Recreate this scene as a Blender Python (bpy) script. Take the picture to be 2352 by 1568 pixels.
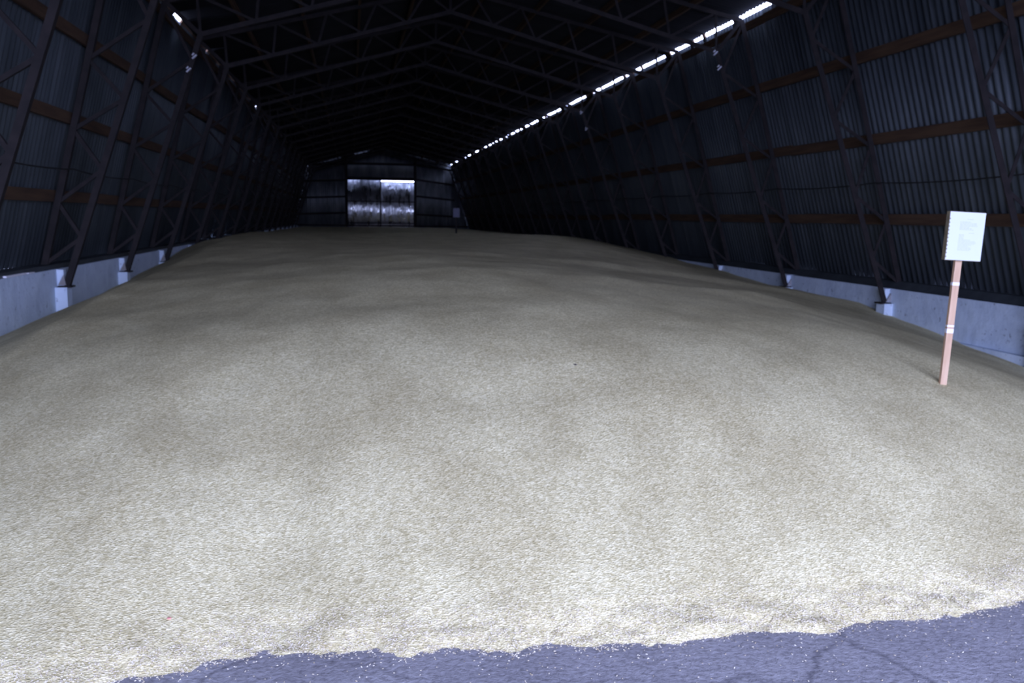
import bpy, bmesh, math, random
import numpy as np
from mathutils import Vector, Matrix, noise
random.seed(7)
rng = np.random.default_rng(11)
S = bpy.context.scene
C = S.collection
for o in list(bpy.data.objects): bpy.data.objects.remove(o)

# ------------------------------------------------------------------ camera
EYE = Vector((0, 0, 1.65))
YAW, PITCH, ROLL, FPX = 0.17773326, 0.13836582, 0.01381761, 2051.3
fw = Vector((math.sin(YAW)*math.cos(PITCH), math.cos(YAW)*math.cos(PITCH), -math.sin(PITCH)))
r0 = Vector((math.cos(YAW), -math.sin(YAW), 0)); u0 = r0.cross(fw)
rt = r0*math.cos(ROLL) + u0*math.sin(ROLL); up = -r0*math.sin(ROLL) + u0*math.cos(ROLL)
cam = bpy.data.cameras.new('camera'); co = bpy.data.objects.new('camera', cam); C.objects.link(co)
m = Matrix((rt, up, -fw)).transposed().to_4x4(); m.translation = EYE
co.matrix_world = m
cam.sensor_fit = 'HORIZONTAL'; cam.sensor_width = 22.3; cam.lens = 22.3*FPX/2352
cam.clip_start = .05; cam.clip_end = 500
cam.dof.use_dof = True; cam.dof.focus_distance = 1.7; cam.dof.aperture_fstop = 5.0
S.camera = co

# ------------------------------------------------------------------ sky light and exposure
w = bpy.data.worlds.new('sky'); S.world = w; w.use_nodes = True
bg = w.node_tree.nodes['Background']
bg.inputs[0].default_value = (0.72, 0.82, 1.42, 1); bg.inputs[1].default_value = 1.0
S.view_settings.view_transform = 'Standard'; S.view_settings.look = 'None'
S.view_settings.gamma = 1; S.view_settings.use_curve_mapping = False
S.view_settings.exposure = 3.76
YF = -3.8                     # entrance gable
DX0, DX1, DZ = -3.0, 6.2, 5.0
pl = bpy.data.lights.new('entrance_portal', 'AREA'); pl.shape = 'RECTANGLE'; pl.size = DX1-DX0; pl.size_y = DZ
pl.cycles.is_portal = True
po = bpy.data.objects.new('entrance_portal', pl); C.objects.link(po)
po.location = ((DX0+DX1)/2, YF, DZ/2); po.rotation_euler = (math.radians(90), 0, 0)   # faces +Y

# ------------------------------------------------------------------ materials
def mat(name, base, rough=.7, metal=0., spec=.3):
    m = bpy.data.materials.new(name); m.use_nodes = True
    b = m.node_tree.nodes['Principled BSDF']
    b.inputs['Base Color'].default_value = (*base, 1); b.inputs['Roughness'].default_value = rough
    b.inputs['Metallic'].default_value = metal; b.inputs['Specular IOR Level'].default_value = spec
    return m
def N(m, t, **k):
    n = m.node_tree.nodes.new(t)
    for a, v in k.items():
        if a.startswith('i_'): n.inputs[a[2:].replace('_', ' ')].default_value = v
        else: setattr(n, a, v)
    return n
def LK(m, a, ao, b, bi): m.node_tree.links.new(a.outputs[ao], b.inputs[bi])
def P(m): return m.node_tree.nodes['Principled BSDF']
def coords(m, kind='Object', scale=(1, 1, 1)):
    t = N(m, 'ShaderNodeTexCoord'); mp = N(m, 'ShaderNodeMapping'); mp.inputs['Scale'].default_value = scale
    LK(m, t, kind, mp, 'Vector'); return mp
def ramp(m, src, so, stops):
    r = N(m, 'ShaderNodeValToRGB'); e = r.color_ramp.elements
    while len(e) < len(stops): e.new(.5)
    for el, (p, c) in zip(e, stops): el.position = p; el.color = (*c, 1)
    LK(m, src, so, r, 'Fac'); return r
def bump(m, src, so, dist, strength=1.):
    b = N(m, 'ShaderNodeBump'); b.inputs['Distance'].default_value = dist; b.inputs['Strength'].default_value = strength
    LK(m, src, so, b, 'Height'); LK(m, b, 'Normal', P(m), 'Normal'); return b
def noisy(name, c1, c2, scale, rough=.8, metal=0., kind='Object', sc=(1, 1, 1), bd=0., spec=.3, detail=6):
    m = mat(name, c1, rough, metal, spec); mp = coords(m, kind, sc)
    n = N(m, 'ShaderNodeTexNoise', i_Scale=scale, i_Detail=detail); LK(m, mp, 'Vector', n, 'Vector')
    r = ramp(m, n, 'Fac', [(.35, c1), (.65, c2)]); LK(m, r, 'Color', P(m), 'Base Color')
    if bd: bump(m, n, 'Fac', bd)
    return m
M = {}
M['steel'] = noisy('rusty_paint_steel', (.011, .0088, .0085), (.021, .016, .015), 9, .75, .1)
M['plate'] = noisy('pale_base_plate', (.36, .36, .38), (.24, .22, .21), 14, .6, .2)
M['wood'] = noisy('old_girt_wood', (.060, .032, .017), (.10, .056, .028), 3, .85, sc=(6, .5, 6))
M['post'] = noisy('new_post_wood', (.52, .33, .20), (.62, .42, .27), 5, .75, sc=(8, 8, .8))
M['board'] = noisy('board_edge_wood', (.20, .16, .10), (.30, .25, .16), 20, .8)
M['paper'] = mat('white_paper', (.62, .65, .60), .45, 0, .5)
M['dimpaper'] = mat('dim_far_paper', (.16, .16, .22), .8)  # weak light deep in the store put into this paper's colour
M['paleclip'] = mat('pale_ceramic', (.55, .55, .6), .5)
M['light_strip'] = mat('pale_light_strip', (.88, .88, .92), .5, 0)  # bright colour in place of light on the left plinth edge
M['ink'] = mat('grey_print', (.42, .45, .46), .8)
M['tape'] = mat('white_tape', (.80, .78, .78), .5)
M['cable'] = mat('black_cable', (.02, .02, .02), .6)
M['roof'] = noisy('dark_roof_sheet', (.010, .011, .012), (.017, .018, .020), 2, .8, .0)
M['pink'] = mat('pink_scrap', (.75, .32, .26), .6)
M['clod'] = mat('dark_clod', (.07, .055, .05), .9)

def sheet_mat(name, c1, c2, metal, rough, streak=1.):
    """galvanised sheet: weathered, faint streaks running down it, each sheet a little different"""
    m = mat(name, c1, rough, metal, .4)
    mp = coords(m, 'Object', (1.6, 1.6, .35)); inf = N(m, 'ShaderNodeObjectInfo')
    ad = N(m, 'ShaderNodeVectorMath', operation='ADD'); LK(m, mp, 'Vector', ad, 0)
    cb = N(m, 'ShaderNodeCombineXYZ'); ml = N(m, 'ShaderNodeMath', operation='MULTIPLY'); ml.inputs[1].default_value = 37
    LK(m, inf, 'Random', ml, 0); LK(m, ml, 'Value', cb, 'X'); LK(m, cb, 'Vector', ad, 1)
    n = N(m, 'ShaderNodeTexNoise', i_Scale=2.2, i_Detail=7, i_Roughness=.62); LK(m, ad, 'Vector', n, 'Vector')
    r = ramp(m, n, 'Fac', [(.32, c1), (.68, c2)])
    hs = N(m, 'ShaderNodeHueSaturation'); mr = N(m, 'ShaderNodeMapRange'); mr.inputs['To Min'].default_value = .82; mr.inputs['To Max'].default_value = 1.15
    LK(m, inf, 'Random', mr, 'Value'); LK(m, mr, 'Result', hs, 'Value'); LK(m, r, 'Color', hs, 'Color'); LK(m, hs, 'Color', P(m), 'Base Color')
    return m, n
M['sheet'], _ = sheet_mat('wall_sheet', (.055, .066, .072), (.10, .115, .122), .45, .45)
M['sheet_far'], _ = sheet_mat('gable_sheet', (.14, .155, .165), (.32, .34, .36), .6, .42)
M['sheet_gate'], n_ = sheet_mat('gate_zinc_sheet', (.60, .61, .63), (.95, .95, .96), .95, .30)
m = M['sheet_gate']; rr = N(m, 'ShaderNodeMapRange'); rr.inputs['From Min'].default_value = .35; rr.inputs['From Max'].default_value = .65
rr.inputs['To Min'].default_value = .45; rr.inputs['To Max'].default_value = .17; LK(m, n_, 'Fac', rr, 'Value'); LK(m, rr, 'Result', P(m), 'Roughness')
n2 = N(m, 'ShaderNodeTexNoise', i_Scale=1.1, i_Detail=3); mp = coords(m, 'Object', (2.0, 1, 1.1)); LK(m, mp, 'Vector', n2, 'Vector'); bump(m, n2, 'Fac', .085)

# concrete of the plinth: trowelled, pitted
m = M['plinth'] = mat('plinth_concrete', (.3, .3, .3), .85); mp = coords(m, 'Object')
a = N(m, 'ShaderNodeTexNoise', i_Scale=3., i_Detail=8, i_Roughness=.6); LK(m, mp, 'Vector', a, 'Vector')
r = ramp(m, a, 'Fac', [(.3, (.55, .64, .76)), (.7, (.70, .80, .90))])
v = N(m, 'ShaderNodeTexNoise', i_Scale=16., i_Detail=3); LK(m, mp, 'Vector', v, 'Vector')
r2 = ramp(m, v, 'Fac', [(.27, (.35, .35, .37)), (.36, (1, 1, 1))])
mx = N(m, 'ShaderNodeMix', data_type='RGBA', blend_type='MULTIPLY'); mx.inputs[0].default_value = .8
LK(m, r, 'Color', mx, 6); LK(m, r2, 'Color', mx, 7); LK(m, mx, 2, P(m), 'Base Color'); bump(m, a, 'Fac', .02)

# floor concrete: worn patches, pits and branching cracks
m = M['floor'] = mat('floor_concrete', (.3, .3, .3), .8); mp = coords(m, 'Object')
a = N(m, 'ShaderNodeTexNoise', i_Scale=2.6, i_Detail=9, i_Roughness=.65); LK(m, mp, 'Vector', a, 'Vector')
r = ramp(m, a, 'Fac', [(.3, (.27, .26, .27)), (.7, (.40, .385, .39))])
d = N(m, 'ShaderNodeTexNoise', i_Scale=1.6, i_Detail=5); LK(m, mp, 'Vector', d, 'Vector')
ad = N(m, 'ShaderNodeMix', data_type='VECTOR'); ad.inputs[0].default_value = .35; LK(m, mp, 'Vector', ad, 4); LK(m, d, 'Color', ad, 5)
vo = N(m, 'ShaderNodeTexVoronoi', feature='DISTANCE_TO_EDGE', i_Scale=1.35); LK(m, ad, 1, vo, 'Vector')
cr = ramp(m, vo, 'Distance', [(0., (.58, .58, .60)), (.02, (1, 1, 1))])
msk = ramp(m, d, 'Fac', [(.46, (0, 0, 0)), (.58, (1, 1, 1))])
pit = N(m, 'ShaderNodeTexNoise', i_Scale=38., i_Detail=4, i_Roughness=.7); LK(m, mp, 'Vector', pit, 'Vector')
pr = ramp(m, pit, 'Fac', [(.30, (.6, .6, .62)), (.5, (1, 1, 1)), (.72, (1.25, 1.25, 1.28))])
x1 = N(m, 'ShaderNodeMix', data_type='RGBA', blend_type='MULTIPLY'); LK(m, msk, 'Color', x1, 0); LK(m, r, 'Color', x1, 6); LK(m, cr, 'Color', x1, 7)
x2 = N(m, 'ShaderNodeMix', data_type='RGBA', blend_type='MULTIPLY'); x2.inputs[0].default_value = 1; LK(m, x1, 2, x2, 6); LK(m, pr, 'Color', x2, 7)
LK(m, x2, 2, P(m), 'Base Color'); bump(m, pit, 'Fac', .006)

# grain: kernels as small stretched cells with their own tone, chaffier and cleaner drifts
m = M['grain'] = mat('wheat_grain', (.5, .4, .25), .75, 0, .25); mp = coords(m, 'Object', (1, 1.6, 1.6))
vo = N(m, 'ShaderNodeTexVoronoi', i_Scale=100.); vo.inputs['Randomness'].default_value = 1; LK(m, mp, 'Vector', vo, 'Vector')
sep = N(m, 'ShaderNodeSeparateColor'); LK(m, vo, 'Color', sep, 'Color')
kr = ramp(m, sep, 'Red', [(0., (.47, .40, .200)), (.5, (.66, .58, .325)), (1., (.84, .765, .475))])
mo = coords(m, 'Object', (1, .75, 1))
dr = N(m, 'ShaderNodeTexNoise', i_Scale=2.1, i_Detail=5, i_Roughness=.55); dr.inputs['Distortion'].default_value = .2; LK(m, mo, 'Vector', dr, 'Vector')
dc = ramp(m, dr, 'Fac', [(.36, (.87, .85, .82)), (.64, (1.08, 1.08, 1.08))])
md = N(m, 'ShaderNodeTexNoise', i_Scale=26., i_Detail=4, i_Roughness=.6); LK(m, mp, 'Vector', md, 'Vector')
mc = ramp(m, md, 'Fac', [(.3, (.88, .88, .87)), (.7, (1.10, 1.10, 1.10))])
x1 = N(m, 'ShaderNodeMix', data_type='RGBA', blend_type='MULTIPLY'); x1.inputs[0].default_value = 1; LK(m, kr, 'Color', x1, 6); LK(m, dc, 'Color', x1, 7)
x2 = N(m, 'ShaderNodeMix', data_type='RGBA', blend_type='MULTIPLY'); x2.inputs[0].default_value = 1; LK(m, x1, 2, x2, 6); LK(m, mc, 'Color', x2, 7)
LK(m, x2, 2, P(m), 'Base Color'); bump(m, vo, 'Distance', .0035, .8)
m = M['kernel'] = mat('loose_kernel', (.6, .5, .33), .6); inf = N(m, 'ShaderNodeNewGeometry')
kr = ramp(m, inf, 'Random Per Island', [(0., (.45, .36, .22)), (1., (.85, .78, .60))]); LK(m, kr, 'Color', P(m), 'Base Color')

# ------------------------------------------------------------------ helpers
def link(name, me, material=None, parent=None):
    o = bpy.data.objects.new(name, me); C.objects.link(o)
    if material is not None and me is not None and not me.materials: me.materials.append(material)
    if parent is not None: o.parent = parent
    return o
def meshdata(name, V, F, smooth=False):
    me = bpy.data.meshes.new(name); me.from_pydata([tuple(v) for v in V], [], F); me.update()
    if smooth: me.polygons.foreach_set('use_smooth', [True]*len(F))
    return me
def tag(o, label=None, cat=None, group=None, kind=None):
    if label: o['label'] = label
    if cat: o['category'] = cat
    if group: o['group'] = group
    if kind: o['kind'] = kind
    return o
def empty(name, loc=(0, 0, 0)):
    o = bpy.data.objects.new(name, None); C.objects.link(o); o.location = loc; o.empty_display_size = .2; return o
class MB:
    def __init__(s): s.V = []; s.F = []
    def add(s, V, F):
        n = len(s.V); s.V += [tuple(v) for v in V]; s.F += [tuple(i+n for i in f) for f in F]; return s
    def box(s, a, b):
        x0, y0, z0 = a; x1, y1, z1 = b
        return s.add([(x0,y0,z0),(x1,y0,z0),(x1,y1,z0),(x0,y1,z0),(x0,y0,z1),(x1,y0,z1),(x1,y1,z1),(x0,y1,z1)],
                     [(3,2,1,0),(4,5,6,7),(0,1,5,4),(1,2,6,5),(2,3,7,6),(3,0,4,7)])
    def prism(s, prof, p, q, side):
        """profile [(a,b)] swept p->q; a along `side`, b across"""
        p = Vector(p); q = Vector(q); d = (q-p).normalized(); a = Vector(side); a = (a-d*a.dot(d)).normalized(); b = d.cross(a)
        n = len(prof); V = [p+a*u+b*v for u, v in prof]+[q+a*u+b*v for u, v in prof]
        F = [(i, (i+1) % n, n+(i+1) % n, n+i) for i in range(n)]+[tuple(range(n))[::-1], tuple(range(n, 2*n))]
        return s.add(V, F)
    def bar(s, p, q, a, b, side=(0, 1, 0)):
        return s.prism([(-a/2, -b/2), (a/2, -b/2), (a/2, b/2), (-a/2, b/2)], p, q, side)
    def angle(s, p, q, w_, t=.008, side=(0, 1, 0)):
        h = w_/2
        return s.prism([(-h, -h), (h, -h), (h, -h+t), (-h+t, -h+t), (-h+t, h), (-h, h)], p, q, side)
    def tube(s, pts, r, n=6):
        pts = [Vector(p) for p in pts]; V = []
        for i, p in enumerate(pts):
            d = (pts[min(i+1, len(pts)-1)]-pts[max(i-1, 0)]).normalized(); a = d.orthogonal().normalized(); b = d.cross(a)
            V += [p+a*r*math.cos(6.2832*k/n)+b*r*math.sin(6.2832*k/n) for k in range(n)]
        F = [(i*n+k, i*n+(k+1) % n, (i+1)*n+(k+1) % n, (i+1)*n+k) for i in range(len(pts)-1) for k in range(n)]
        return s.add(V, F+[tuple(range(n))[::-1], tuple(range(len(V)-n, len(V)))])
    def build(s, name, material, parent=None, smooth=False):
        me = meshdata(name, s.V, s.F, smooth); bm = bmesh.new(); bm.from_mesh(me); bmesh.ops.recalc_face_normals(bm, faces=bm.faces); bm.to_mesh(me); bm.free()
        return link(name, me, material, parent)

# ------------------------------------------------------------------ main dimensions (metres; Y runs into the store)
YB = 61.3                                   # far gable
F0, SP = 8.76, 3.0                          # first visible frame, spacing
NF = 17
RB, RE = Vector((7.96, .70)), Vector((6.66, 5.08))      # right sheet line, bottom and eave (x, z)
LB, LE = Vector((-3.825, 1.0)), Vector((-2.90, 4.90))
RIDGE = Vector((1.90, 6.12))
PR, PL = 7.66, -3.56                        # plinth faces
PRT, PLT = .705, .945                       # plinth tops
def on(a, b, z): t = (z-a.y)/(b.y-a.y); return a.x+(b.x-a.x)*t
def xr(z): return on(RB, RE, z)
def xl(z): return on(LB, LE, z)

# ------------------------------------------------------------------ setting
ground = MB().box((-60, -80, -.5), (60, 140, -.06)).build('ground_outside', M['floor']); tag(ground, kind='structure')
floor = MB().box((-4.2, -6, -.2), (8.4, YB+.3, 0)).build('floor', M['floor']); tag(floor, kind='structure')

PITCHW = .125; AMP = .024
def corr_mesh(name, width, height, extra=1):
    """corrugated sheet in local X (across) and Z (up), waves in local Y, with real thickness"""
    nw = int(round(width/PITCHW)); k = 8; n = nw*k+1; V = []; F = []
    for j, z in enumerate((0, height)):
        for t in (0, .0025):
            for i in range(n):
                x = width*i/(n-1); V.append((x-width/2, AMP*math.sin(6.28318*x/PITCHW)+t, z))
    o = lambda j, t, i: (j*2+t)*n+i
    for i in range(n-1):
        F.append((o(0,0,i), o(0,0,i+1), o(1,0,i+1), o(1,0,i))); F.append((o(0,1,i+1), o(0,1,i), o(1,1,i), o(1,1,i+1)))
        F.append((o(0,0,i+1), o(0,0,i), o(0,1,i), o(0,1,i+1))); F.append((o(1,0,i), o(1,0,i+1), o(1,1,i+1), o(1,1,i)))
    return meshdata(name, V, F, True)
def corr_row(parent, name, material, bottom, top, y0, y1, side, jog=.012, width=1.0):
    """a row of corrugated sheets standing on the sloping line bottom->top (x,z)"""
    L = (top-bottom).length; me = corr_mesh(name, width+PITCHW, L); me.materials.append(material)
    upv = Vector((top.x-bottom.x, 0, top.y-bottom.y)).normalized(); ax = Vector((0, 1, 0)); out = upv.cross(ax)
    k = 0; y = y0
    while y < y1-.05:
        o = bpy.data.objects.new(name, me); C.objects.link(o); o.parent = parent
        mt = Matrix((ax, out, upv)).transposed()
        if mt.determinant() < 0: mt = Matrix((ax, -out, upv)).transposed()
        off = out*(jog if k % 2 else 0)*side
        b = Vector((bottom.x, min(y+width/2, y1-width/2), bottom.y))
        mm = mt.to_4x4(); mm.translation = b+off; o.matrix_basis = mm
        k += 1; y += width

def plank_run(parent, name, material, fn, y0, y1, seg, h, t):
    """wooden girt boards, one object per length, ends lapped and a little uneven; fn(y) -> (x,z)"""
    y = y0; k = 0
    while y < y1:
        e = min(y+seg, y1); mb = MB(); n = 4; sag = random.uniform(-.008, .012); up_ = random.uniform(-.012, .012)
        for q in range(n):
            a = y+(e-y)*q/n; b = y+(e-y)*(q+1)/n
            def pt(yy):
                s_ = 4*((yy-y)/(e-y))*(1-(yy-y)/(e-y)); X, Z = fn(yy); return Vector((X, yy, Z+up_-sag*s_))
            mb.bar(pt(a), pt(b), h, t, (0, 0, 1))
        mb.build(name, material, parent); y = e; k += 1

def plinth(parent, face, top, side):
    """concrete plinth panels between pilasters, with ledge foot"""
    edges = [YF]+[F0+SP*i for i in range(-3, NF+2) if F0+SP*i < YB]+[YB]
    for a, b in zip(edges[:-1], edges[1:]):
        dz = random.uniform(-.006, .006); dx = random.uniform(0, .008)*side
        mb = MB(); x0 = face+dx; x1 = face+.28*side
        lo, hi = min(x0, x1), max(x0, x1); mb.box((lo, a+.012, 0), (hi, b-.012, top+dz))
        mb.build('plinth_panel', M['plinth'], parent)
        x0 = face-.09*side; lo, hi = min(x0, face), max(x0, face)
        MB().box((lo, a+.03, 0), (hi, b-.03, .14)).build('plinth_foot', M['plinth'], parent)
    for y in edges[1:-1]:
        x0 = face-.13*side; lo, hi = min(x0, face+.02*side), max(x0, face+.02*side)
        mb = MB(); zt = top-.22; mb.box((lo, y-.10, 0), (hi, y+.10, zt))
        xa = face-.07*side; lo, hi = min(xa, face+.02*side), max(xa, face+.02*side)
        mb.box((lo, y+.0, zt), (hi, y+.10, top-.01)); mb.build('pilaster', M['plinth'], parent)

wr = empty('wall_right', (0, 0, 0)); tag(wr, kind='structure')
wl = empty('wall_left', (0, 0, 0)); tag(wl, kind='structure')
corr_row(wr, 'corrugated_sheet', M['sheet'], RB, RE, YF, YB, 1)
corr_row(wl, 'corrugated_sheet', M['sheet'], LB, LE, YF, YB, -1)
plinth(wr, PR, PRT, 1); plinth(wl, PL, PLT, -1)
for z in (1.69, 2.82, 3.91): plank_run(wr, 'girt_plank', M['wood'], lambda y, z=z: (xr(z)-.055, z), YF, YB, 6., .15, .045)
for z in (1.82, 2.76, 3.69): plank_run(wl, 'girt_plank', M['wood'], lambda y, z=z: (xl(z)+.055, z), YF, YB, 6., .14, .045)
plank_run(wr, 'eave_plank', M['wood'], lambda y: (xr(4.92)-.055, 4.92), YF, YB, 6., .13, .045)
plank_run(wl, 'eave_plank', M['wood'], lambda y: (xl(4.75)+.055, 4.75), YF, YB, 6., .13, .045)
# sill flashing on the plinth tops, in lengths; some lengths on the left leave a slot of daylight
y = YF
while y < YB:
    e = min(y+3, YB)
    MB().add([(PR+.01, y, PRT+.008), (PR+.01, e, PRT+.008), (PR+.27, e, PRT+.008), (PR+.27, y, PRT+.008), (PR+.10, y, PRT+.10), (PR+.10, e, PRT+.10), (PR+.27, e, PRT+.10), (PR+.27, y, PRT+.10)],
             [(0,3,2,1), (4,5,6,7), (0,1,5,4), (2,3,7,6), (1,2,6,5), (0,4,7,3)]).build('sill_flashing', M['sheet'], wr)
    y = e
def cuts(y0, y1, holes):
    y = y0; out = []
    for a, b in sorted(holes):
        if a > y: out.append((y, min(a, y1)))
        y = max(y, b)
    if y < y1: out.append((y, y1))
    return out
HL = [(23.6, 23.85), (25.6, 25.85), (28.2, 28.5)]
for a, b in cuts(YF, YB, HL):
    n = max(1, int((b-a)/3+.5))
    for i in range(n):
        p, q = a+(b-a)*i/n, a+(b-a)*(i+1)/n
        MB().box((PL-.27, p, PLT-.002), (PL-.03, q, PLT+.055)).build('sill_flashing', M['sheet'], wl)

# roof: two slopes of corrugated sheets on purlins
ceil = empty('ceiling', (0, 0, 0)); tag(ceil, kind='structure')
gap = Vector((-.034, .066)); REf = RE+gap
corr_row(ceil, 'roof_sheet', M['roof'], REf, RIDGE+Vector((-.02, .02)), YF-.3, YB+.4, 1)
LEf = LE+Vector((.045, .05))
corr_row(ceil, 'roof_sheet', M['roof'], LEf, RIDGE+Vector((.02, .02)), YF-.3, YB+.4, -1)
MB().add([(RIDGE.x-.3, YF-.3, RIDGE.y+.0), (RIDGE.x, YF-.3, RIDGE.y+.09), (RIDGE.x+.3, YF-.3, RIDGE.y+.0), (RIDGE.x-.3, YB+.4, RIDGE.y+.0), (RIDGE.x, YB+.4, RIDGE.y+.09), (RIDGE.x+.3, YB+.4, RIDGE.y+.0)],
         [(0,1,4,3), (1,2,5,4)]).build('ridge_cap', M['roof'], ceil)
for a, b in ((REf, RIDGE), (LEf, RIDGE)):
    for t in (.2, .42, .64, .86):
        p = a+(b-a)*t
        plank_run(ceil, 'purlin', M['wood'], lambda y, p=p: (p.x, p.y-.09), YF, YB, 6., .11, .05)

# eave closure: blocks that fill the gap under the roof edge, daylight shows where they are missing
fwd = fw; 
def ray(px, py):
    return (fw+rt*((px-1176)/FPX)-up*((py-784)/FPX))
def Y_on_right(px, py):
    d = ray(px, py); return d.y*(RE.x-.017)/d.x
def Y_on_left(px, py):
    d = ray(px, py); return d.y*(LE.x+.02)/d.x
def eline(px): return (1777-px)*.509+0
op = [(1777,1695),(1685,1620),(1615,1594),(1588,1540),(1529,1476),(1473,1455),(1450,1437),(1432,1382),(1380,1362),(1346,1307),(1304,1296),(1288,1254),(1251,1246),
      (1236,1207),(1200,1195),(1192,1174),(1169,1161),(1156,1148),(1142,1131),(1129,1123),(1118,1107),(1099,1088),(1081,1068),(1051,1044),(1038,1031)]
HR = [(4.0, 5.1), (5.2, 6.3)]
for a, b in op: HR.append((Y_on_right(a, eline(a)), Y_on_right(b, eline(b))))
tr = empty('trim_1'); tag(tr, kind='structure')
for a, b in cuts(YF, YB, HR):
    n = max(1, int((b-a)/1.0+.5))
    for i in range(n):
        p, q = a+(b-a)*i/n, a+(b-a)*(i+1)/n
        c = (RE+REf)/2
        MB().bar((c.x, p, c.y), (c.x, q, c.y), .115, .03, (gap.x, 0, gap.y)).build('eave_block', M['wood'], tr)
tl = empty('trim_2'); tag(tl, kind='structure')
hl = [(Y_on_left(398, 32), Y_on_left(415, 50)), (Y_on_left(472, 107), Y_on_left(474.2, 110)), (Y_on_left(586, 236), Y_on_left(588, 238))]
print('left holes', hl, 'right', HR[2], HR[-1])
for a, b in cuts(YF, YB, hl):
    n = max(1, int((b-a)/1.5+.5))
    for i in range(n):
        p, q = a+(b-a)*i/n, a+(b-a)*(i+1)/n
        c = (LE+LEf)/2
        MB().bar((c.x, p, c.y), (c.x, q, c.y), .13, .03, (.045, 0, .06)).build('eave_block', M['wood'], tl)

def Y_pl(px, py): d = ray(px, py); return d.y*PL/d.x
MB().box((PL-.07, Y_pl(14, 637), PLT+.002), (PL+.004, Y_pl(61, 632), PLT+.022)).box((PL-.05, Y_pl(66, 631), PLT+.002), (PL+.002, Y_pl(80, 629), PLT+.014)).build('plinth_light_strip', M['light_strip'], wl)  # pale strips added to stand in for a slit of light along the plinth
# ------------------------------------------------------------------ gables
def roofz(x): return RIDGE.y-abs(x-RIDGE.x)*((RIDGE.y-REf.y)/(REf.x-RIDGE.x))
def wall_x(z, s): return xr(z) if s > 0 else xl(z)
def gable_sheets(parent, y, xs, zlo, material, name='gable_sheet', topfn=None, topdrop=lambda x: -.05, amp=.012):
    """one vertical corrugated sheet per interval, cut to the roof slope and the leaning walls"""
    for a, b in zip(xs[:-1], xs[1:]):
        b += .04; V = []; F = []; n = int(round((b-a)/PITCHW*8)); yj = random.uniform(0, .012)
        for i in range(n+1):
            x = a+(b-a)*i/n; yy = y+amp*math.sin(6.28318*x/PITCHW)+yj
            zt = topfn(x) if topfn else roofz(x)-topdrop(x); z0 = zlo
            if zt <= z0+.02: zt = z0+.02
            V += [(x, yy, z0), (x, yy, zt), (x, yy+.003, zt), (x, yy+.003, z0)]
        for i in range(n):
            k = i*4
            for q in range(4): F.append((k+q, k+(q+1) % 4, k+4+(q+1) % 4, k+4+q))
        o = link(name, meshdata(name, V, F, True), material, parent)
wb = empty('wall_back', (0, 0, 0)); tag(wb, kind='structure')
GX0, GX1 = -.30, 4.19
def clipzs(xa, xb, z0):      # height of leaning wall above x, or None
    pass
def side_top(x):
    # sheet stops at the leaning side walls
    lim = 99
    if x > RE.x: lim = RB.y+(x-RB.x)/(RE.x-RB.x)*(RE.y-RB.y)
    if x < LE.x: lim = LB.y+(x-LB.x)/(LE.x-LB.x)*(LE.y-LB.y)
    slot = -.03
    for a, b, g in ((-1.6, -1.0, .05), (-.7, .25, .06), (2.1, 2.5, .03), (5.5, 6.3, .04)):
        if a < x < b: slot = g
    return min(roofz(x)-slot, lim-.03)
def xs_range(a, b, st): 
    n = max(1, int(round((b-a)/st))); return [a+(b-a)*i/n for i in range(n+1)]
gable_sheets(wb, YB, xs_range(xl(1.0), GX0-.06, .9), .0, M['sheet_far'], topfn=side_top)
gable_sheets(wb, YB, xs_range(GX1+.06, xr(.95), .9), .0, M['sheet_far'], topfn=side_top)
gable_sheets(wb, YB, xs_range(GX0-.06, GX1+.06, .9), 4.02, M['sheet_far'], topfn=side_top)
YG = YB-.10
for x in (GX0-.03, GX1+.03): MB().box((x-.09, YG-.12, 0), (x+.09, YG+.04, roofz(x)-.15)).build('gable_post', M['steel'], wb)
def beam(x0, z0, x1, z1, h=.13): MB().bar((x0, YG, z0), (x1, YG, z1), h, .08, (0, 0, 1)).build('gable_girt', M['steel'], wb)
beam(GX0, 5.03, GX1, 5.03, .16); beam(GX0, 4.06, GX1, 4.06, .22)
for zl, zr in ((5.0, 4.75), (3.93, 3.98), (2.85, 2.86), (1.78, 1.78)):
    beam(xl(zl*.95)+.02, zl-.12, GX0-.1, zl, .13)
for z1, z2 in ((4.05, 3.72), (2.95, 2.72), (1.73, 1.62), (5.0, 4.72)):
    beam(GX1+.1, z1, min(xr(z2)-.05, 6.9), z2, .13)
beam(xl(.95), .95, xr(.7), .95, .1)
# sliding gate of two leaves: the right one hangs lower and lets a line of daylight in above it
gate = empty('door_1', (1.95, YB-.02, 0)); tag(gate, kind='structure')
def leaf(x0, x1, z0, z1, yy):
    g = empty('gate_leaf', (-1.95, -YB+.02, 0)); g.parent = gate
    gable_sheets(g, yy, xs_range(x0, x1, .75), z0, M['sheet_gate'], 'gate_sheet', topfn=lambda x: z1, amp=.002)
    mb = MB()
    for z in (1.12, 2.56): mb.bar((x0, yy-.07, z), (x1, yy-.07, z), .07, .05, (0, 0, 1))
    for x in (x0+.03, x1-.03): mb.bar((x, yy-.07, z0), (x, yy-.07, z1), .06, .05, (1, 0, 0))
    mb.bar((x0, yy-.07, z1-.03), (x1, yy-.07, z1-.03), .06, .05, (0, 0, 1))
    mb.build('leaf_frame', M['steel'], g)
leaf(GX0-.12, 1.93, .05, 4.02, YB+.02); leaf(1.90, GX1+.12, .05, 3.88, YB+.08)

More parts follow.
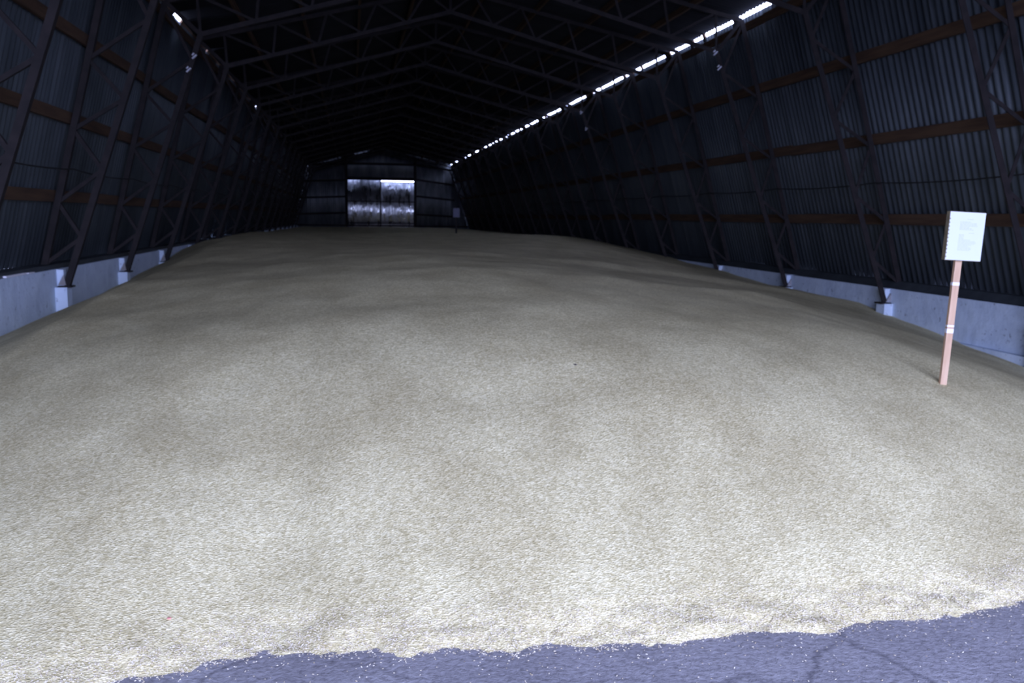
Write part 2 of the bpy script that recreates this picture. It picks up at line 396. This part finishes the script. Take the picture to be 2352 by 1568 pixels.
wf = empty('wall_front', (0, 0, 0)); tag(wf, kind='structure')
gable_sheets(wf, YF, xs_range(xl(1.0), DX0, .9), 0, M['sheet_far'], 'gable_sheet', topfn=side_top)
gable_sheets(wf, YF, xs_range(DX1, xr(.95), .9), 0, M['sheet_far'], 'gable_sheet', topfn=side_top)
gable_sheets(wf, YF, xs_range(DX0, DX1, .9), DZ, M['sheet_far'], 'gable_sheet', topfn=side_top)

# ------------------------------------------------------------------ steel lattice frames
def frame(y, name='lattice_frame'):
    xc = (PL+PR)/2; t = empty(name, (xc, y, 0))
    def part(mb, nm, mt='steel'):
        mb.V = [(v[0]-xc, v[1]-y, v[2]) for v in mb.V]; return mb.build(nm, M[mt], t)
    def V(x, z): return Vector((x, y, z))
    sides = [dict(s=1, ob=(7.80, .73), ot=(6.50, 4.98), ib=(7.575, .50), it=(6.08, 4.45), zs=(.78, 1.66, 2.70, 3.72, 4.93), za=(1.12, 2.02, 3.06, 4.12)),
             dict(s=-1, ob=(-3.70, .97), ot=(-2.74, 4.80), ib=(-3.455, .74), it=(-2.24, 4.34), zs=(1.0, 1.75, 2.62, 3.45, 4.75), za=(1.33, 2.15, 3.0, 3.95))]
    lowr = (RIDGE.x, 5.52); upr = (RIDGE.x, RIDGE.y-.16)
    for d in sides:
        s = d['s']
        lerp = lambda A, B, z: A[0]+(B[0]-A[0])*(z-A[1])/(B[1]-A[1])
        ox = lambda z: lerp(d['ob'], d['ot'], z); ix = lambda z: lerp(d['ib'], d['it'], z)
        part(MB().angle(V(*d['ob']), V(*d['ot']), .075, .012), 'outer_chord')
        part(MB().angle(V(*d['ib']), V(*d['it']), .075, .012), 'inner_chord')
        pts = []
        for i, zb in enumerate(d['zs']):
            pts.append(V(ox(zb), zb))
            if i < len(d['za']): pts.append(V(ix(d['za'][i]), d['za'][i]))
        for a, b in zip(pts[:-1], pts[1:]): part(MB().angle(a, b, .045, .01), 'brace')
        part(MB().angle(V(*d['it']), V(*d['ot']), .06, .01), 'brace')
        # base plates
        part(MB().box((d['ib'][0]-.09, y-.09, d['ib'][1]-.018), (d['ib'][0]+.07, y+.09, d['ib'][1])), 'base_plate')
        e = part(MB().box((d['ob'][0]-.07, y-.07, d['ob'][1]-.01), (d['ob'][0]+.06, y+.07, d['ob'][1]+.012)), 'base_plate', 'plate')
        g = V(d['ib'][0]+.05*s, d['ib'][1]+.01)
        part(MB().add([(g.x-.04, y-.05, g.z), (g.x+.05, y-.05, g.z), (g.x+.03, y-.05, g.z+.13), (g.x-.04, y-.038, g.z), (g.x+.05, y-.038, g.z), (g.x+.03, y-.038, g.z+.13)],
             [(0,1,2), (3,5,4), (0,3,4,1), (1,4,5,2), (2,5,3,0)]), 'gusset', 'plate')
        # rafter half
        U0, U1, L0, L1 = Vector(d['ot']), Vector(upr), Vector(d['it']), Vector(lowr)
        part(MB().angle(V(*U0), V(*U1), .07, .012), 'rafter_chord'); part(MB().angle(V(*L0), V(*L1), .07, .012), 'rafter_chord')
        n = 5; zz = []
        for i in range(n):
            zz.append(V(*(U0+(U1-U0)*((i+.5)/n)))); zz.append(V(*(L0+(L1-L0)*((i+1)/n))))
        zz = [V(*L0)]+zz
        for a, b in zip(zz[:-1], zz[1:]): part(MB().angle(a, b, .04, .009), 'brace')
    part(MB().angle(V(*lowr), V(*upr), .05, .01), 'ridge_post')
    return t
CLIPS = {2: [(6.05, 4.42), (6.13, 4.18), (-2.33, 4.0), (-2.42, 3.80)], 5: [(6.05, 4.42), (6.2, 4.0)]}
first = None
FL = {0: 'rust-brown lattice frame nearest the camera, running past the right edge behind the white sign',
      1: 'rust-brown lattice frame second nearest the camera, foot on the plinth just left of the sign',
      2: 'dark lattice frame third from the camera, foot where the right plinth narrows',
      3: 'dark lattice frame fourth from the camera, right foot almost reached by the grain',
      4: 'dark lattice frame fifth from the camera, right foot where the visible plinth ends',
      5: 'dim lattice frame sixth from the camera, right foot hidden by the grain crest'}
def copy_tree(o, parent=None):
    c = o.copy(); C.objects.link(c)
    if parent: c.parent = parent
    for ch in o.children: copy_tree(ch, c)
    return c
for i in range(NF):
    if i == 0: t = first = frame(F0); 
    else: t = copy_tree(first); t.location.y = F0+SP*i
    tag(t, FL.get(i, 'black silhouetted lattice frame deep inside the store beyond the grain crest'), 'frame', 'steel lattice frames of the store')
    for cx, cz in CLIPS.get(i, ()):
        dx = cx-(PL+PR)/2
        MB().bar((dx-.035, -.06, cz-.03), (dx+.03, -.06, cz+.03), .035, .02, (0, 1, 0)).bar((dx-.035, -.06, cz+.02), (dx-.01, -.05, cz+.05), .03, .02, (0, 1, 0)).build('bracket', M['paleclip'], t)
    t['label'] = FL.get(i, 'black silhouetted lattice frame deep inside the store beyond the grain crest')

# cables strung along the frames
def cable(name, x, z, label):
    pts = []
    y = F0-9
    while y < 45:
        for q in range(6):
            u = q/6; pts.append((x, y+SP*u, z-.035*4*u*(1-u)))
        y += SP
    o = MB().tube(pts, .009).build(name, M['cable']); tag(o, label, 'cable')
cable('wall_cable', 7.31, 2.20, 'thin black cable strung along the frames of the right wall above the lowest plank')
cable('wall_cable', -3.31, 2.15, 'thin black cable strung along the frames of the left wall above the lowest plank')

# ------------------------------------------------------------------ the grain heap
def fbm(x, y, sc, seed, oct=4):
    return noise.fractal(Vector((x*sc, y*sc, seed)), 1.0, 2.0, oct)
def interp(t, pts):
    xs = [p[0] for p in pts]; ys = [p[1] for p in pts]; return float(np.interp(t, xs, ys))
HWR = [(-2, -1.6), (4, -.45), (6, -.28), (7, -.24), (9.5, .06), (12.5, .42), (15.5, .46), (18, .60), (22, .76), (29, .98), (35, .98), (61, .80)]
HWL = [(-2, -1.4), (3, -.3), (4, -.05), (5, .12), (7, .2), (9, .33), (10, .38), (12.6, .42), (17.8, .70), (20, .86), (24, .86), (30, .90), (61, .76)]
CR = [(0, .95), (5, .98), (7, 1.10), (9, 1.19), (11, 1.25), (13.5, 1.16), (17, 1.12), (22, 1.12), (27, 1.13), (33, .98), (45, .93), (61, .86)]
TOE = []
for px, py in ((60,1620),(300,1563),(430,1538),(540,1515),(640,1496),(760,1502),(860,1498),(930,1506),(1000,1496),(1150,1493),(1400,1484),(1530,1477),(1640,1462),(1700,1458),(1780,1447),(1860,1448),(1960,1433),(2070,1424),(2250,1402),(2352,1388)):
    d = ray(px, py); k = EYE.z/-d.z; TOE.append((d.x*k, d.y*k))
TOE = [(-4, 4.9), (-2.9, 3.4)]+TOE+[(4.6, TOE[-1][1]+.75), (5.6, TOE[-1][1]+1.7), (8, TOE[-1][1]+4.2)]
print('toe', [(round(a, 2), round(b, 2)) for a, b in TOE])
def yfront(x): return interp(x, TOE)
def smin(a, b, k):
    h = max(k-abs(a-b), 0)/k; return min(a, b)-h*h*k*.25
POST = (99., 99.)
def height(x, y):
    toe = yfront(x)+.02*fbm(x, 3.3, 1.6, 5); s = y-toe
    if -.3 < s < .3: s -= (.055*fbm(x, y, 4.5, 9)+.045*fbm(x, y, 19, 2))*min(1, (.3-s)/.28)
    g = interp(x, [(-2.8, .19), (-1.6, .27), (0, .39), (2, .43), (4, .37), (6, .30)]); f = g*s
    c = interp(y, CR)+.05*fbm(x*.6, y*.5, .55, 21)*.6
    h = smin(f, c, .75)
    dr_, dl_ = PR-x, x-PL
    r = interp(y, HWR)+interp(y, [(9, .29), (12, .17)])*min(dr_, 1.5)+interp(y, [(7, .29), (12, .14)])*min(max(0, dr_-1.5), 1.9)+.10*max(0, dr_-3.4); l = interp(y, HWL)+.43*min(dl_, 1.2)+.10*max(0, dl_-1.2)
    h = smin(h, r, .2); h = smin(h, l, .12)
    if s > -.1:
        a = min(1, max(0, s)/.6)
        h += a*(.026*fbm(x*1.3, y*.8, .8, 31, 2)+.0035*fbm(x*1.3, y*.7, 4.2, 44, 2))
    d = math.hypot((x-POST[0]+.07)/1.3, y-POST[1]+.02)
    h -= .012*math.exp(-(d/.055)**2); 
    return h
def on_heap(px, py):
    d = ray(px, py); t = 2.0
    while t < 40:
        p = EYE+d*t
        if p.z <= max(0, height(p.x, p.y)): return p
        t += .005
    return p
bp = on_heap(2165, 880); POST = (bp.x, bp.y); print('post', bp)
xs = np.arange(PL-.02, PR+.021, .042)
ys = [2.3]
while ys[-1] < YB-.2: ys.append(ys[-1]+max(.022, (ys[-1]-1.2)*.0085))
ny, nx = len(ys), len(xs)
V = []; H = np.zeros((ny, nx))
for j, y in enumerate(ys):
    for i, x in enumerate(xs):
        H[j, i] = height(float(x), y); V.append((float(x), y, max(H[j, i], -.03)))
F = [(j*nx+i, j*nx+i+1, (j+1)*nx+i+1, (j+1)*nx+i) for j in range(ny-1) for i in range(nx-1) if max(H[j, i], H[j, i+1], H[j+1, i], H[j+1, i+1]) > -.03]
print('heap faces', len(F))
heap = link('grain_heap', meshdata('grain_heap', V, F, True), M['grain'])
tag(heap, 'huge smooth heap of pale beige wheat grain filling the store floor', 'grain', kind='stuff')
def ground_h(x, y): return max(0, height(x, y))
# drop heap vertices nobody uses
bm = bmesh.new(); bm.from_mesh(heap.data); bmesh.ops.delete(bm, geom=[v for v in bm.verts if not v.link_faces], context='VERTS'); bm.to_mesh(heap.data); bm.free()
heap.data.polygons.foreach_set('use_smooth', [True]*len(heap.data.polygons))

# loose kernels: a ragged fringe along the toe and a scatter on the floor
def kernels(pts, name):
    n = len(pts); base = np.array([(-1,0,0), (-.45,.42,0), (.45,.42,0), (1,0,0), (.45,-.42,0), (-.45,-.42,0), (-.35,0,.40), (.35,0,.40)])
    fc = [(0,1,6), (1,2,7,6), (2,3,7), (3,4,7), (4,5,6,7), (5,0,6)]
    out = np.zeros((n*8, 3)); F = []
    for k, (x, y, z) in enumerate(pts):
        a = rng.uniform(0, 6.283); L = rng.uniform(.0036, .0050); s = rng.uniform(-.3, .3); ca, sa = math.cos(a), math.sin(a)
        b = base*L; X = b[:, 0]*ca-b[:, 1]*sa; Y = b[:, 0]*sa+b[:, 1]*ca; Z = b[:, 2]+b[:, 0]*s+abs(s)*L
        out[k*8:k*8+8] = np.stack([X+x, Y+y, Z+z], 1)
        F += [tuple(k*8+i for i in f) for f in fc]
    return link(name, meshdata(name, out, F), M['kernel'])
pts = []
while len(pts) < 22000:
    x = rng.uniform(-2.2, 4.6); toe = yfront(x)+.02*fbm(x, 3.3, 1.6, 5)
    y = toe+rng.normal(.05, .10)-abs(rng.exponential(.012)); h = height(x, y)
    if h < -.004 and rng.random() < min(.985, .70+(-h)*14): continue
    pts.append((x, y, max(h, 0)+.0005))
k = kernels(pts, 'toe_kernels'); tag(k, 'ragged fringe of loose wheat kernels along the toe of the heap', 'grain', kind='stuff')
pts = []
while len(pts) < 900:
    x = rng.uniform(-2.2, 4.6); y = yfront(x)-rng.exponential(.28)
    if y < 1.6 or height(x, y) > -.01: continue
    pts.append((x, y, .0005))
k = kernels(pts, 'scattered_kernels'); tag(k, 'stray wheat kernels scattered on the bare concrete in front of the heap', 'grain', kind='stuff')

# ------------------------------------------------------------------ signs
def sign(name, base, top, w_, h_, turn, label, big=True, lean=0.):
    t = empty(name, base); t.rotation_euler = (0, lean, turn)
    L = top; th = .045 if big else .02
    def part(mb, nm, mt, par=t): return mb.build(nm, M[mt], par)
    part(MB().box((-.022, -.014, -.25), (.022, .014, L+.10)), 'post', 'post' if big else 'steel')
    bd = MB().box((-w_/2, -.014-th, L), (w_/2, -.014, L+h_)); b = part(bd, 'board', 'board')
    part(MB().box((-w_/2+.002, -.0165-th, L+.003), (w_/2, -.0142-th, L+h_-.002)), 'paper', 'paper' if big else 'dimpaper')
    yy = -.0168-th
    if big:
        tx = MB(); rnd = random.Random(4)
        def line(x0, x1, z):
            x = x0
            while x < x1-.004:
                e = min(x+rnd.uniform(.008, .022), x1); tx.box((x, yy-.0002, z-.0012), (e, yy, z+.0012)); x = e+.003
        zt = L+h_
        line(.0, .045, zt-.048)
        for i in range(7): line(-.045, -.045+rnd.uniform(.06, .125), zt-.066-i*.0085)
        line(.02, .055, zt-.138)
        for i in range(13): line(-.045, -.045+(rnd.uniform(.03, .045) if i < 4 else rnd.uniform(.06, .13)), zt-.150-i*.0085)
        o = part(tx, 'printed_text', 'ink'); o['kind'] = 'stuff'
        hl_ = MB()
        for i in range(11): hl_.box((-w_/2-.001, -.024-th+.004, L+.02+i*.025), (-w_/2+.006, -.0145-th, L+.028+i*.025))
        part(hl_, 'sleeve_holes', 'board')['kind'] = 'stuff'
        for z0, z1 in ((.415*L, .45*L), (.465*L, .48*L), (.80*L, .825*L)):
            part(MB().box((-.0232, -.0152, z0), (.0232, .0152, z1)), 'tape_band', 'tape')
    tag(t, label, 'sign'); return t
d2_ = ray(2199, 596); q = EYE+d2_*(bp.y/d2_.y); sc = bp.y/FPX
sign('paper_sign', (bp.x, bp.y, bp.z), (q-bp).length-.005, 90*sc, 122*sc, math.radians(-10), 'white printed paper sign on a wooden post stuck in the grain at right', lean=math.atan2(q.x-bp.x, q.z-bp.z))
d = ray(1048, 499); p = EYE+d*(29/d.y); print('far sign', p, height(p.x, p.y))
zb = height(p.x, p.y)
sign('paper_sign', (p.x, p.y, zb), p.z-zb, .21, .29, 0, 'small dim paper sign on a post far away, right of the far gate', big=False)

# odd bits on the grain
def lump(name, px, py, r, mt, label, cat, flat=.5):
    p = on_heap(px, py); bm = bmesh.new(); bmesh.ops.create_icosphere(bm, subdivisions=2, radius=r)
    for v in bm.verts:
        v.co *= 1+.25*noise.noise(v.co*60); v.co.z *= flat
    me = bpy.data.meshes.new(name); bm.to_mesh(me); bm.free(); o = link(name, me, M[mt]); o.location = p+Vector((0, 0, r*flat*.5)); tag(o, label, cat)
lump('clod', 1321, 838, .010, 'clod', 'tiny dark clod on the grain above the middle of the heap', 'clod')
lump('scrap', 388, 1420, .009, 'pink', 'tiny pink scrap lying on the grain at lower left', 'scrap', .35)
